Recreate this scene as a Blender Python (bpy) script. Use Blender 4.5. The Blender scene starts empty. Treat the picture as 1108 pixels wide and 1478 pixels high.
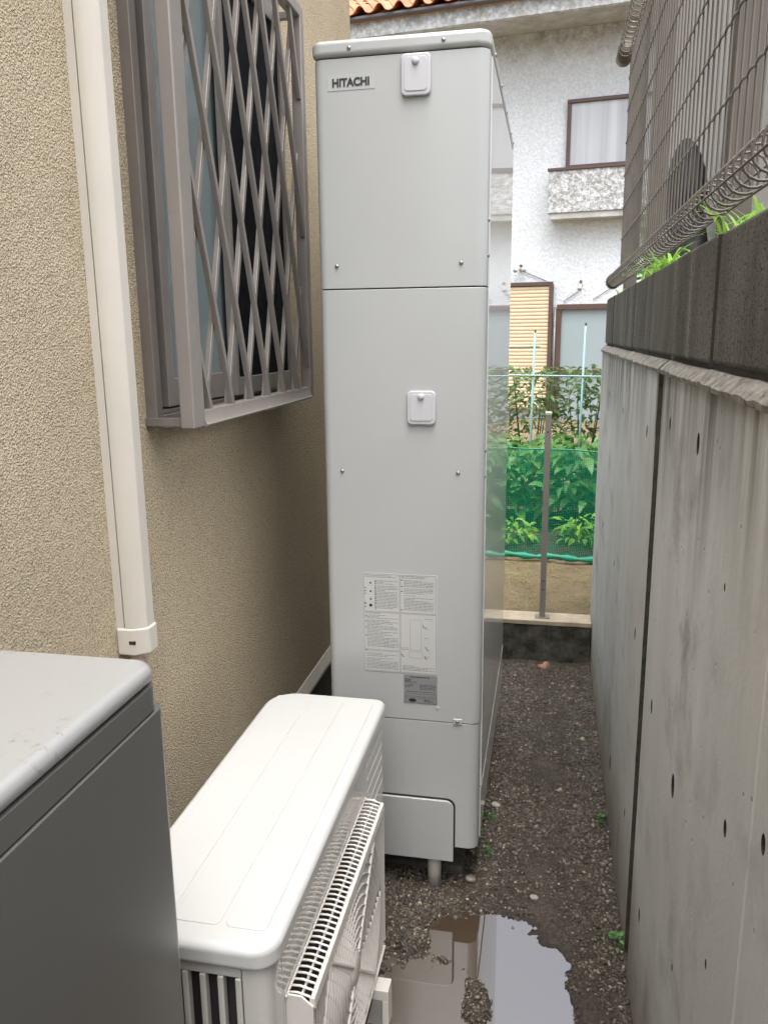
import bpy, bmesh, math, random
import numpy as np
from mathutils import Matrix, Vector, noise
random.seed(7); rng = np.random.default_rng(7)
scene = bpy.context.scene
C = scene.collection
# ------------------------------------------------------------------ camera
YAW, PITCH, ROLL = math.radians(11.507), math.radians(12.405), math.radians(-.653)
fwd = Vector((-math.sin(YAW)*math.cos(PITCH), math.cos(YAW)*math.cos(PITCH), -math.sin(PITCH)))
right = Vector((math.cos(YAW), math.sin(YAW), 0)); up = right.cross(fwd)
r2 = right*math.cos(ROLL) + up*math.sin(ROLL); u2 = up*math.cos(ROLL) - right*math.sin(ROLL)
cd = bpy.data.cameras.new('camera'); cam = bpy.data.objects.new('camera', cd); C.objects.link(cam)
cam.matrix_world = Matrix(((r2.x, u2.x, -fwd.x, 0), (r2.y, u2.y, -fwd.y, 0), (r2.z, u2.z, -fwd.z, 1.52), (0, 0, 0, 1)))
cd.sensor_fit = 'HORIZONTAL'; cd.sensor_width = 36; cd.lens = 36*1165.6/1108
cd.clip_start = .02; cd.clip_end = 600
scene.camera = cam
# ------------------------------------------------------------------ world and sun (overcast)
SUN_EL, SUN_AZ = math.radians(73), math.radians(160)      # azimuth clockwise from +Y
w = bpy.data.worlds.new('World'); scene.world = w; w.use_nodes = True
nt = w.node_tree; bg = nt.nodes['Background']
sky = nt.nodes.new('ShaderNodeTexSky'); sky.sky_type = 'NISHITA'; sky.sun_disc = False
sky.sun_elevation = SUN_EL; sky.sun_rotation = SUN_AZ
sky.air_density = 1.0; sky.dust_density = 5.0; sky.ozone_density = 1.0
hs = nt.nodes.new('ShaderNodeHueSaturation'); hs.inputs['Saturation'].default_value = .36   # cloud cover greys the blue
nt.links.new(sky.outputs[0], hs.inputs['Color']); nt.links.new(hs.outputs[0], bg.inputs['Color'])
bg.inputs['Strength'].default_value = .15
sd = bpy.data.lights.new('sun', 'SUN'); sd.energy = 1.3; sd.angle = math.radians(75); sd.color = (1, .99, .97)
sun = bpy.data.objects.new('sun', sd); C.objects.link(sun)
sv = Vector((math.sin(SUN_AZ)*math.cos(SUN_EL), math.cos(SUN_AZ)*math.cos(SUN_EL), math.sin(SUN_EL)))
sun.rotation_euler = sv.to_track_quat('Z', 'Y').to_euler(); sun.location = (3, -3, 9)
scene.view_settings.view_transform = 'Standard'; scene.view_settings.look = 'None'
scene.view_settings.gamma = 1; scene.view_settings.exposure = 1.5
scene.render.engine = 'CYCLES'
scene.cycles.max_bounces = 10; scene.cycles.diffuse_bounces = 6; scene.cycles.glossy_bounces = 4

# ------------------------------------------------------------------ materials
class NT:
    def __init__(s, name):
        s.m = bpy.data.materials.new(name); s.m.use_nodes = True; s.t = s.m.node_tree
        s.b = s.t.nodes['Principled BSDF']; s.pos = s.n('ShaderNodeNewGeometry').outputs['Position']
    def n(s, k): return s.t.nodes.new(k)
    def link(s, a, b): s.t.links.new(a, b)
    def map(s, scale, vec=None):
        m = s.n('ShaderNodeMapping'); m.inputs['Scale'].default_value = scale; s.link(vec or s.pos, m.inputs[0]); return m.outputs[0]
    def noise(s, scale, detail=4, rough=.55, vec=None, dist=0):
        k = s.n('ShaderNodeTexNoise'); k.inputs['Scale'].default_value = scale; k.inputs['Detail'].default_value = detail
        k.inputs['Roughness'].default_value = rough; k.inputs['Distortion'].default_value = dist
        s.link(vec or s.pos, k.inputs['Vector']); return k.outputs['Fac']
    def vor(s, scale, vec=None, feat='F1'):
        k = s.n('ShaderNodeTexVoronoi'); k.feature = feat; k.inputs['Scale'].default_value = scale
        s.link(vec or s.pos, k.inputs['Vector']); return k.outputs['Distance']
    def ramp(s, fac, a, b, ca=(0, 0, 0), cb=(1, 1, 1)):
        k = s.n('ShaderNodeValToRGB'); e = k.color_ramp.elements
        e[0].position = a; e[1].position = b; e[0].color = (*ca, 1); e[1].color = (*cb, 1)
        s.link(fac, k.inputs[0]); return k.outputs[0]
    def rng(s, v, a, b, c=0, d=1):
        k = s.n('ShaderNodeMapRange'); k.inputs[1].default_value = a; k.inputs[2].default_value = b
        k.inputs[3].default_value = c; k.inputs[4].default_value = d; s.link(v, k.inputs[0]); return k.outputs[0]
    def math(s, op, a, b=None):
        k = s.n('ShaderNodeMath'); k.operation = op
        for i, v in enumerate((a, b)):
            if v is None: continue
            if isinstance(v, (int, float)): k.inputs[i].default_value = v
            else: s.link(v, k.inputs[i])
        return k.outputs[0]
    def z(s):
        k = s.n('ShaderNodeSeparateXYZ'); s.link(s.pos, k.inputs[0]); return k.outputs[2]
    def mix(s, fac, a, b, blend='MIX'):
        k = s.n('ShaderNodeMix'); k.data_type = 'RGBA'; k.blend_type = blend
        for i, v in ((0, fac), (6, a), (7, b)):
            if isinstance(v, tuple): k.inputs[i].default_value = (*v, 1)
            elif isinstance(v, (int, float)): k.inputs[i].default_value = v
            else: s.link(v, k.inputs[i])
        return k.outputs[2]
    def color(s, v):
        if isinstance(v, tuple): s.b.inputs['Base Color'].default_value = (*v, 1)
        else: s.link(v, s.b.inputs['Base Color'])
    def bump(s, h, strength=1, dist=.002, prev=None):
        k = s.n('ShaderNodeBump'); k.inputs['Strength'].default_value = strength; k.inputs['Distance'].default_value = dist
        s.link(h, k.inputs['Height'])
        if prev is not None: s.link(prev, k.inputs['Normal'])
        s.link(k.outputs[0], s.b.inputs['Normal']); return k.outputs[0]
    def set(s, **k):
        for a, v in k.items():
            a = {'rough': 'Roughness', 'metal': 'Metallic', 'coat': 'Coat Weight', 'coatr': 'Coat Roughness', 'ior': 'IOR',
                 'spec': 'Specular IOR Level', 'trans': 'Transmission Weight', 'sss': 'Subsurface Weight', 'alpha': 'Alpha'}[a]
            if isinstance(v, (int, float)): s.b.inputs[a].default_value = v
            else: s.link(v, s.b.inputs[a])
        return s

def plain(name, c, rough=.45, metal=0, var=.08, scale=6, bump=0, bscale=300, coat=0, coatr=.05, spec=.5, dirt=0):
    m = NT(name)
    d = tuple(x*(1-var) for x in c)
    col = m.mix(m.ramp(m.noise(scale, 5), .35, .65), c, d)
    if dirt: col = m.mix(m.math('MULTIPLY', m.ramp(m.noise(28, 6, .7), .55, .75), dirt), col, tuple(x*.45 for x in c))
    m.color(col); m.set(rough=rough if (coat or var < .06) else m.rng(m.noise(scale*4, 4), .3, .7, rough*.85, min(1, rough*1.15)), metal=metal, coat=coat, coatr=coatr, spec=spec)
    if bump: m.bump(m.noise(bscale, 3), .6, bump)
    return m.m

M = {}
WZ = -.0135            # water level of the puddle
# rough-cast beige wall render
m = NT('beige_roughcast')
n1 = m.noise(290, 3, .65); v1 = m.vor(230, m.map((1, 1, 1)))
hgt = m.math('ADD', m.math('MULTIPLY', n1, 1.3), m.math('MULTIPLY', v1, .8))
col = m.mix(m.ramp(m.noise(3, 4), .3, .7), (.60, .505, .355), (.53, .44, .305))
col = m.mix(m.ramp(m.noise(230, 2), .30, .52), tuple(x*.6 for x in (.54, .455, .33)), col)  # dark speckle paints the shade of the roughcast pits
m.color(col); m.set(rough=.92, spec=.2); m.bump(hgt, 1, .0046); M['stucco'] = m.m
M['duct'] = plain('ivory_plastic', (.54, .505, .445), .38, var=.05)
M['window_metal'] = plain('bronze_grey_aluminium', (.21, .186, .170), .4, .3, var=.1, dirt=.35)
M['grille_metal'] = plain('light_bronze_aluminium', (.29, .262, .240), .38, .35, var=.1, dirt=.25)
M['flash'] = plain('cream_flashing', (.62, .58, .52), .5)
M['found'] = plain('foundation_mortar', (.12, .115, .105), .9, bump=.002, bscale=120)
m = NT('frosted_teal_glass'); m.color(m.mix(m.noise(2.2, 3), (.14, .185, .19), (.22, .27, .275)))
m.set(rough=.12, spec=.9); m.bump(m.noise(150, 2), .25, .001); M['frost'] = m.m
M['screen'] = plain('black_insect_screen', (.005, .006, .009), .7, var=.2, spec=.12)
M['heater'] = plain('pale_grey_painted_steel', (.405, .415, .41), .32, var=.02, coat=.4, coatr=.12)
M['heater_side'] = plain('glossy_grey_side_sheet', (.62, .625, .61), .34, var=.02, coat=.75, coatr=.025, spec=.4)
M['cover'] = plain('lilac_grey_plastic', (.49, .49, .51), .35, var=.02)
M['paper'] = plain('label_paper', (.47, .475, .465), .4, var=.02)
M['ink'] = plain('grey_ink', (.17, .175, .17), .6)
M['ink_dark'] = plain('black_ink', (.02, .02, .022), .5)
M['foil'] = plain('grey_foil', (.28, .285, .29), .35, .3, var=.03)
M['sticker'] = plain('logo_sticker', (.415, .425, .42), .32, var=.01, coat=.4, coatr=.12)
M['gap'] = plain('dark_gap', (.02, .02, .02), .8)
M['screw'] = plain('zinc_screw', (.30, .30, .29), .3, .8)
M['pvc'] = plain('pvc_pipe', (.60, .56, .52), .4, dirt=.3)
M['white'] = plain('white_enamel', (.50, .50, .49), .28, var=.02, coat=.3, coatr=.1)
M['ac_body'] = plain('ivory_enamel', (.52, .505, .475), .22, var=.02, coat=.6, coatr=.05)
M['ac_grille'] = plain('ivory_grille_plastic', (.60, .575, .535), .4, var=.03)
M['fin'] = plain('dark_fins', (.035, .032, .03), .5)
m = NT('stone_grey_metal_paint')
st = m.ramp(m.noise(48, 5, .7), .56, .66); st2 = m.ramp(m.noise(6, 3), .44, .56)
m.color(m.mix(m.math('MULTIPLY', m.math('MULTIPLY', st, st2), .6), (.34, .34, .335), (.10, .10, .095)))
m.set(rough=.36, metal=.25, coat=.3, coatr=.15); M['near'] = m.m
M['near_shaded'] = plain('shaded_grey_metal_paint', (.105, .104, .098), .38, .15, var=.03, coat=.3, coatr=.2)  # the lid's grey paint, darkened to paint shade onto casing and skirt
# cast concrete of the retaining wall
m = NT('cast_concrete')
zz = m.z()
streak = m.noise(9, 5, .6, m.map((1, 1, .10)))
col = m.mix(m.ramp(streak, .3, .7), (.50, .505, .50), (.63, .635, .63))
col = m.mix(m.ramp(m.noise(6, 6, .65), .52, .72), col, (.27, .26, .235))
col = m.mix(m.ramp(m.noise(2.2, 5), .35, .7), col, (.53, .525, .50))
stk = m.ramp(m.noise(16, 5, .65, m.map((1, 1, .06))), .36, .58)
topm = m.rng(m.math('ADD', zz, m.math('MULTIPLY', m.noise(7, 3, .5, m.map((1, 1, .02))), .5)), 1.38, 1.72)
col = m.mix(m.math('MULTIPLY', m.math('MULTIPLY', stk, topm), .92), col, (.07, .06, .045))
botm = m.rng(m.math('ADD', zz, m.math('MULTIPLY', m.noise(5, 4), -.35)), .18, -.14)
col = m.mix(m.math('MULTIPLY', botm, .75), col, (.20, .165, .095))
pit = m.ramp(m.vor(26), .05, .10, (1, 1, 1), (0, 0, 0)); pm = m.ramp(m.noise(11, 2), .52, .6)
col = m.mix(m.math('MULTIPLY', m.math('MULTIPLY', pit, pm), .55), col, (.10, .09, .075))
m.color(col); m.set(rough=.78, spec=.3)
b = m.bump(m.noise(60, 5, .6), .5, .0015); m.bump(m.math('MULTIPLY', m.math('MULTIPLY', pit, pm), -1.0), .8, .003, b); M['concrete'] = m.m
m = NT('concrete_rough_edge')
m.color(m.mix(m.ramp(m.noise(45, 5, .7), .35, .65), (.13, .12, .10), (.36, .34, .30))); m.set(rough=.95); m.bump(m.noise(90, 4, .7), 1, .006); M['ledge'] = m.m
m = NT('weathered_block')
col = m.mix(m.ramp(m.noise(9, 5, .65, m.map((1, 1, .25))), .35, .7), (.085, .08, .07), (.19, .18, .155))
col = m.mix(m.math('MULTIPLY', m.ramp(m.noise(20, 4, .6, m.map((1, 1, .12))), .6, .75), .6), col, (.32, .29, .25))
col = m.mix(m.ramp(m.noise(240, 2), .3, .45), (.02, .018, .015), col)
m.color(col); m.set(rough=.95, spec=.2); m.bump(m.noise(210, 4, .75), 1, .004); M['block'] = m.m
M['mortar_and_shade'] = plain('dark_mortar_and_shade', (.035, .032, .028), .95)
M['mastic'] = plain('mossy_joint', (.055, .05, .036), .95, var=.5, scale=40, bump=.004, bscale=90)
M['fence'] = plain('taupe_coated_wire', (.15, .133, .112), .4, .15, var=.25, scale=12, dirt=.4)
M['post_taupe'] = plain('taupe_post', (.105, .092, .078), .5, .1, var=.15, scale=5)
M['siding'] = plain('taupe_siding', (.36, .34, .31), .6, var=.12, scale=2)
M['sheet'] = plain('black_plastic_sheet', (.015, .015, .018), .6, var=.3, spec=.2)
m = NT('kerb_face'); m.color(m.mix(m.ramp(m.noise(12, 6, .7), .4, .68), (.030, .030, .022), (.15, .14, .11))); m.set(rough=.9); m.bump(m.noise(80, 5), .8, .004); M['kerb'] = m.m
M['kerb_cap'] = plain('tan_concrete_cap', (.50, .42, .31), .85, var=.25, scale=14, bump=.002, bscale=90)
M['alu'] = plain('grey_aluminium', (.30, .275, .25), .42, .3, var=.05)
# white weathered render of the house behind
m = NT('white_stipple_render')
zz = m.z()
spk = m.ramp(m.noise(26, 6, .7), .40, .62)
col = m.mix(spk, (.64, .67, .70), (.80, .83, .86))
big = m.ramp(m.noise(.9, 5, .6), .42, .75)
col = m.mix(m.math('MULTIPLY', big, .25), col, (.50, .51, .52))
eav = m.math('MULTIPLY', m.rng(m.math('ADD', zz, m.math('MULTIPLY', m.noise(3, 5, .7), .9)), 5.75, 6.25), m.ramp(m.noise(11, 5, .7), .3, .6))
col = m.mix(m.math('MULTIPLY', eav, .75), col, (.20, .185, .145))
m.color(col); m.set(rough=.9, spec=.25); m.bump(m.noise(22, 5, .65), .8, .02); M['render'] = m.m
m = NT('white_stipple_dirty')
spk = m.ramp(m.noise(17, 6, .75), .44, .58)
col = m.mix(spk, (.34, .34, .33), (.72, .73, .74)); m.color(col); m.set(rough=.9); m.bump(m.noise(26, 5, .7), 1, .03); M['render_dirty'] = m.m
m = NT('stained_soffit'); m.color(m.mix(m.ramp(m.noise(4, 5, .7), .35, .7), (.36, .35, .31), (.56, .57, .57))); m.set(rough=.9); M['soffit'] = m.m
m = NT('terracotta'); k = m.n('ShaderNodeObjectInfo'); m.color(m.mix(m.ramp(m.noise(9, 4), .3, .7), m.mix(k.outputs['Random'], (.52, .20, .095), (.62, .30, .16)), (.44, .15, .075))); m.set(rough=.7); m.bump(m.noise(60, 3), .4, .003); M['tile'] = m.m
M['brown'] = plain('brown_sash', (.105, .062, .05), .45, var=.15)
M['gutter'] = plain('grey_gutter', (.10, .10, .105), .45)
M['slat'] = plain('sand_shutter_slat', (.68, .54, .36), .5, var=.06)
m = NT('curtained_glass')
fold = m.noise(7, 3, .5, m.map((1, 1, .02)))
m.color(m.mix(m.ramp(fold, .35, .65), (.34, .35, .37), (.52, .53, .54))); m.set(rough=.08, coat=1, coatr=.02, spec=.6); M['curtain'] = m.m
M['pale_glass'] = plain('pale_frosted_glass', (.33, .39, .41), .22, var=.04, scale=1, coat=.5)
# alley earth with gravel
m = NT('wet_earth')
col = m.mix(m.ramp(m.noise(9, 6, .65), .35, .65), (.075, .058, .045), (.155, .122, .096))
col = m.mix(m.ramp(m.noise(130, 4, .7), .35, .7), tuple(x*.5 for x in (.06, .048, .036)), col)
wet = m.rng(m.z(), WZ+.012, WZ+.001)
col = m.mix(m.math('MULTIPLY', wet, .6), col, (.022, .016, .012))
m.color(col); m.set(rough=m.math('SUBTRACT', m.rng(m.noise(5, 4), .35, .65, .42, .9), m.math('MULTIPLY', wet, .25)), spec=.5); m.bump(m.noise(120, 6, .75), 1, .006); M['earth'] = m.m
m = NT('gravel_stone'); g = m.n('ShaderNodeNewGeometry')
k = m.n('ShaderNodeValToRGB'); e = k.color_ramp.elements; e[0].color = (.040, .033, .025, 1); e[1].color = (.42, .38, .31, 1)
for p, c in ((.35, (.072, .056, .042, 1)), (.62, (.098, .086, .062, 1)), (.85, (.15, .125, .092, 1)), (.96, (.24, .205, .155, 1))): q = e.new(p); q.color = c
m.link(g.outputs['Random Per Island'], k.inputs[0]); m.color(k.outputs[0]); m.set(rough=.38, spec=.6); m.bump(m.noise(400, 2), .5, .001); M['gravel'] = m.m
m = NT('muddy_water'); m.color(m.mix(m.noise(3, 3), (.058, .040, .024), (.085, .060, .038))); m.set(rough=.015, ior=3.3, spec=.5); M['water'] = m.m
m = NT('garden_soil')
col = m.mix(m.ramp(m.noise(6, 6, .7), .35, .65), (.16, .11, .066), (.27, .20, .125))
col = m.mix(m.ramp(m.noise(34, 6, .75), .50, .62), col, (.22, .215, .095)); m.color(col); m.set(rough=.95); m.bump(m.noise(40, 6, .75), 1, .02); M['soil'] = m.m
M['mulch'] = plain('dark_bed_soil', (.045, .036, .028), .9, var=.4, scale=15, bump=.015, bscale=50)
M['ground'] = plain('far_ground', (.16, .13, .09), .95, var=.3, scale=1)
def leafmat(name, a, b, rough=.42):
    m = NT(name); g = m.n('ShaderNodeNewGeometry')
    m.color(m.mix(g.outputs['Random Per Island'], a, b)); m.set(rough=rough, spec=.5)
    t = m.n('ShaderNodeBsdfTranslucent'); t.inputs[0].default_value = (*[min(1, x*1.5) for x in b], 1)
    mx = m.n('ShaderNodeMixShader'); mx.inputs[0].default_value = .28
    o = m.t.nodes['Material Output']; m.link(m.b.outputs[0], mx.inputs[1]); m.link(t.outputs[0], mx.inputs[2]); m.link(mx.outputs[0], o.inputs[0]); return m.m
M['leaf'] = leafmat('pepper_leaf', (.055, .16, .035), (.13, .30, .075))
M['leaf_dark'] = leafmat('tomato_leaf', (.05, .11, .03), (.14, .23, .075))
M['leaf_young'] = leafmat('seedling_leaf', (.16, .36, .03), (.30, .52, .06))
M['grass'] = leafmat('grass_blade', (.10, .26, .02), (.25, .46, .06))
M['dry'] = plain('dry_leaf', (.36, .21, .13), .7, var=.3, scale=60)
M['dry2'] = plain('pale_dry_leaf', (.45, .36, .25), .7, var=.3, scale=60)
M['net'] = plain('green_net', (.015, .40, .22), .5)
M['net_hem'] = plain('green_net_hem', (.010, .27, .16), .5)
M['stake'] = plain('pale_blue_stake', (.36, .58, .60), .4)
M['cream'] = plain('cream_stick', (.75, .70, .50), .5)
M['rubber'] = plain('black_hose', (.02, .02, .02), .5)
M['flexhose'] = plain('flesh_hose', (.42, .33, .27), .5)
M['slab'] = plain('concrete_pad', (.12, .115, .10), .9, var=.3, scale=15)

# ------------------------------------------------------------------ mesh helpers
class MB:
    def __init__(s, xf=None): s.v = []; s.f = []; s.xf = xf
    def add(s, vs, fs):
        o = len(s.v); s.v += [tuple(s.xf(*p)) if s.xf else tuple(p) for p in vs]; s.f += [tuple(i+o for i in f) for f in fs]; return s
    def box(s, x0, x1, y0, y1, z0, z1):
        return s.add([(x, y, z) for z in (z0, z1) for y in (y0, y1) for x in (x0, x1)],
                     [(0, 2, 3, 1), (4, 5, 7, 6), (0, 1, 5, 4), (2, 6, 7, 3), (0, 4, 6, 2), (1, 3, 7, 5)])
    def prism(s, prof, lo, hi, axis):
        # prof: 2D points (a,b); axis 'x': (h,a,b) 'y': (a,h,b) 'z': (a,b,h)
        f = {'x': lambda a, b, h: (h, a, b), 'y': lambda a, b, h: (a, h, b), 'z': lambda a, b, h: (a, b, h)}[axis]
        n = len(prof)
        return s.add([f(a, b, lo) for a, b in prof]+[f(a, b, hi) for a, b in prof],
                     [tuple(range(n))[::-1], tuple(range(n, 2*n))]+[(i, (i+1) % n, n+(i+1) % n, n+i) for i in range(n)])
    def tube(s, path, r, n=8, cap=True, closed=False):
        path = [Vector(p) for p in path]; R = r if isinstance(r, (list, tuple)) else [r]*len(path)
        vs = []; prev = None; L = len(path)
        for i, p in enumerate(path):
            t = (path[(i+1) % L]-path[i-1]) if closed else (path[min(i+1, L-1)]-path[max(i-1, 0)])
            t.normalize()
            a = prev - t*prev.dot(t) if prev is not None else t.orthogonal()
            if a.length < 1e-6: a = t.orthogonal()
            a.normalize(); prev = a; b = t.cross(a)
            vs += [p + (a*math.cos(2*math.pi*k/n) + b*math.sin(2*math.pi*k/n))*R[i] for k in range(n)]
        fs = []
        for i in range(L if closed else L-1):
            j = (i+1) % L
            fs += [(i*n+k, i*n+(k+1) % n, j*n+(k+1) % n, j*n+k) for k in range(n)]
        if cap and not closed: fs += [tuple(range(n))[::-1], tuple(range((L-1)*n, L*n))]
        return s.add(vs, fs)
    def dome(s, c, r, d, axis, sgn=1, n=10):
        # flat dome along axis
        rings = [(1, 0), (.92, .45), (.7, .8), (.35, .97)]
        vs = []
        for q, hh in rings:
            for k in range(n):
                a = 2*math.pi*k/n; u, v = r*q*math.cos(a), r*q*math.sin(a); hgt = sgn*d*hh
                vs.append({'x': (c[0]+hgt, c[1]+u, c[2]+v), 'y': (c[0]+u, c[1]+hgt, c[2]+v), 'z': (c[0]+u, c[1]+v, c[2]+hgt)}[axis])
        fs = [(i*n+k, i*n+(k+1) % n, (i+1)*n+(k+1) % n, (i+1)*n+k) for i in range(len(rings)-1) for k in range(n)]
        fs.append(tuple((len(rings)-1)*n+k for k in range(n)))
        return s.add(vs, fs)
    def build(s, name, mat, parent=None, smooth=False, bevel=0, seg=2, at=None):
        vs = np.array(s.v, float)
        c = Vector(at) if at else Vector(((vs[:, 0].min()+vs[:, 0].max())/2, (vs[:, 1].min()+vs[:, 1].max())/2, vs[:, 2].min()))
        me = bpy.data.meshes.new(name); me.from_pydata([tuple(p) for p in (vs-np.array(c))], [], s.f)
        bm = bmesh.new(); bm.from_mesh(me); bmesh.ops.recalc_face_normals(bm, faces=bm.faces); bm.to_mesh(me); bm.free()
        me.materials.append(mat)
        o = bpy.data.objects.new(name, me); C.objects.link(o); place(o, c, parent)
        if smooth: me.shade_smooth()
        if bevel:
            b = o.modifiers.new('bevel', 'BEVEL'); b.width = bevel; b.segments = seg; b.limit_method = 'ANGLE'; b.angle_limit = math.radians(40)
            me.shade_smooth(); b.harden_normals = True
        return o
WORLD = {}
def place(o, c, parent=None):
    c = Vector(c); WORLD[o.name] = c
    if parent is not None:
        o.parent = parent; o.location = c - WORLD[parent.name]
    else: o.location = c
def thing(name, label, cat, loc, group=None):
    o = bpy.data.objects.new(name, None); C.objects.link(o); o.empty_display_size = .1; place(o, loc); tag(o, label, cat, group); return o
def tag(o, label=None, cat=None, group=None, kind=None):
    for k, v in (('label', label), ('category', cat), ('group', group), ('kind', kind)):
        if v: o[k] = v
    return o
def inst(src, name, c, parent, scale=None, rot=None):
    o = bpy.data.objects.new(name, src.data); C.objects.link(o); place(o, c, parent)
    for md in src.modifiers:
        if md.type == 'BEVEL':
            b = o.modifiers.new('bevel', 'BEVEL'); b.width = md.width; b.segments = md.segments; b.limit_method = 'ANGLE'; b.angle_limit = md.angle_limit; b.harden_normals = True
    if scale: o.scale = scale
    if rot: o.rotation_euler = rot
    return o
def rrect(x0, x1, y0, y1, r, n=5):
    r = r if isinstance(r, (tuple, list)) else (r,)*4
    out = []
    for (cx, cy, a0, q) in ((x1-r[0], y1-r[0], 0, r[0]), (x0+r[1], y1-r[1], 90, r[1]), (x0+r[2], y0+r[2], 180, r[2]), (x1-r[3], y0+r[3], 270, r[3])):
        if q == 0: out.append((cx, cy)); continue
        for k in range(n+1):
            a = math.radians(a0+90*k/n); out.append((cx+q*math.cos(a), cy+q*math.sin(a)))
    return out
def npmesh(name, V, F, mat, parent=None, smooth=False, kind=None):
    V = np.asarray(V, np.float32); F = np.asarray(F, np.int32); k = F.shape[1]
    me = bpy.data.meshes.new(name); me.vertices.add(len(V)); me.vertices.foreach_set('co', V.ravel())
    me.loops.add(F.size); me.loops.foreach_set('vertex_index', F.ravel())
    me.polygons.add(len(F)); me.polygons.foreach_set('loop_start', np.arange(0, F.size, k, dtype=np.int32)); me.update(calc_edges=True)
    me.materials.append(mat); o = bpy.data.objects.new(name, me); C.objects.link(o)
    if smooth: me.shade_smooth()
    WORLD[o.name] = Vector((0, 0, 0))
    if parent is not None: o.parent = parent; o.location = -WORLD[parent.name]
    if kind: o['kind'] = kind
    return o
def fbm(x, y, s=1., o=4, seed=0):
    return noise.fractal(Vector((x*s+seed, y*s-seed, seed*.37)), 1.0, 2.0, o)

XL = -.82            # face of the beige house
XC = .228            # face of the retaining wall
XB = .237            # face of the blocks

# ================================================================== SETTING
o = MB().box(-60, 60, -40, 120, -.5, -.12).build('ground', M['ground']); tag(o, kind='structure')

# puddle shape and the alley floor
def in_puddle(x, y):
    # signed depth: sum of soft blobs (metres)
    e = -9
    for cx, cy, rx, ry, a in ((-.045, 1.735, .115, .150, -.25), (-.005, 1.62, .10, .11, 0), (-.24, 1.56, .16, .17, 0), (-.205, 1.80, .06, .075, 0), (-.115, 1.80, .10, .11, 0), (-.12, 1.46, .24, .08, 0), (-.36, 1.42, .2, .2, 0)):
        dx, dy = x-cx, y-cy; c, s_ = math.cos(a), math.sin(a); dx, dy = dx*c-dy*s_, dx*s_+dy*c
        e = max(e, 1.25 - (dx/rx)**2 - (dy/ry)**2)
    isl = max(0, 1.15 - ((x+.122)/.040)**2 - ((y-1.605)/.085)**2) + max(0, 1-((x+.30)/.05)**2-((y-1.78)/.06)**2)
    return e*.8 - isl*1.2 - .12 + .35*fbm(x, y, 16, 3, 31)
nx, ny = 150, 350
xs = np.linspace(XL, XC+.01, nx); ys = np.linspace(.7, 3.62, ny)
H = np.zeros((ny, nx))
for j, y in enumerate(ys):
    for i, x in enumerate(xs):
        hgt = .010*fbm(x, y, 5, 4, 3) + .008*fbm(x, y, 24, 3, 9) + .0035*fbm(x, y, 70, 2, 5)
        p = in_puddle(x, y)
        if p > -.6: hgt -= .030*min(1, max(0, (p+.55)/1.1))
        hgt += .014*max(0, (x-.12)/.1) + .02*max(0, (y-3.2)/.4)
        H[j, i] = hgt
X, Y = np.meshgrid(xs, ys); V = np.stack([X, Y, H], -1).reshape(-1, 3)
idx = np.arange(nx*ny).reshape(ny, nx)
F = np.stack([idx[:-1, :-1], idx[:-1, 1:], idx[1:, 1:], idx[1:, :-1]], -1).reshape(-1, 4)
o = npmesh('alley_path', V, F, M['earth'], smooth=True); tag(o, kind='structure')
o = MB().box(XL, XC+.01, -8, .702, -.1, -.004).build('path', M['earth']); tag(o, kind='structure')
WZ = -.0135
o = MB().add([(-.62, 1.1, WZ), (.13, 1.1, WZ), (.13, 1.98, WZ), (-.62, 1.98, WZ)], [(0, 1, 2, 3)]).build('puddle_water', M['water']); tag(o, kind='structure')
def gz(x, y):
    i = min(nx-1, max(0, int(round((x-xs[0])/(xs[1]-xs[0]))))); j = min(ny-1, max(0, int(round((y-ys[0])/(ys[1]-ys[0])))))
    return H[j, i]
# gravel: real little stones, one mass nobody could count
ico = bmesh.new(); bmesh.ops.create_icosphere(ico, subdivisions=1, radius=1)
IV = np.array([v.co[:] for v in ico.verts]); IF = np.array([[v.index for v in f.verts] for f in ico.faces]); ico.free()
pts = []
while len(pts) < 24000:
    x, y = random.uniform(-.60, XC-.004), random.uniform(1.3, 3.56)
    if x < -.18 and y > 2.25: continue
    d = .42 + .55*fbm(x, y, 3.2, 3, 21) + .55*min(1, abs(x-.05)/.16)**2 - .25*(y < 2.0)
    if abs(x-.04) < .06: d -= .18
    if random.random() > d: continue
    z = gz(x, y)
    if z < WZ - .002 and random.random() > (.10 if z > WZ-.006 else .02): continue
    pts.append((x, y, z, random.uniform(.0020, .0054)*(1.6 if random.random() < .06 else 1)))
P = np.array(pts); n = len(P)
S = P[:, 3:4]*rng.uniform(.6, 1.25, (n, 3)); S[:, 2] *= .75
ang = rng.uniform(0, 6.28, n); ca, sa = np.cos(ang), np.sin(ang)
L = IV[None]*S[:, None, :]*rng.uniform(.8, 1.2, (n, len(IV), 1))
V = np.stack([L[..., 0]*ca[:, None]-L[..., 1]*sa[:, None], L[..., 0]*sa[:, None]+L[..., 1]*ca[:, None], L[..., 2]], -1)
V += P[:, None, :3] + np.array([0, 0, .0008])
F = (IF[None] + (np.arange(n)*len(IV))[:, None, None]).reshape(-1, 3)
o = npmesh('gravel', V.reshape(-1, 3), F, M['gravel'], kind='stuff'); tag(o, 'small dark mixed gravel trodden into the wet alley floor', 'gravel')

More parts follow.
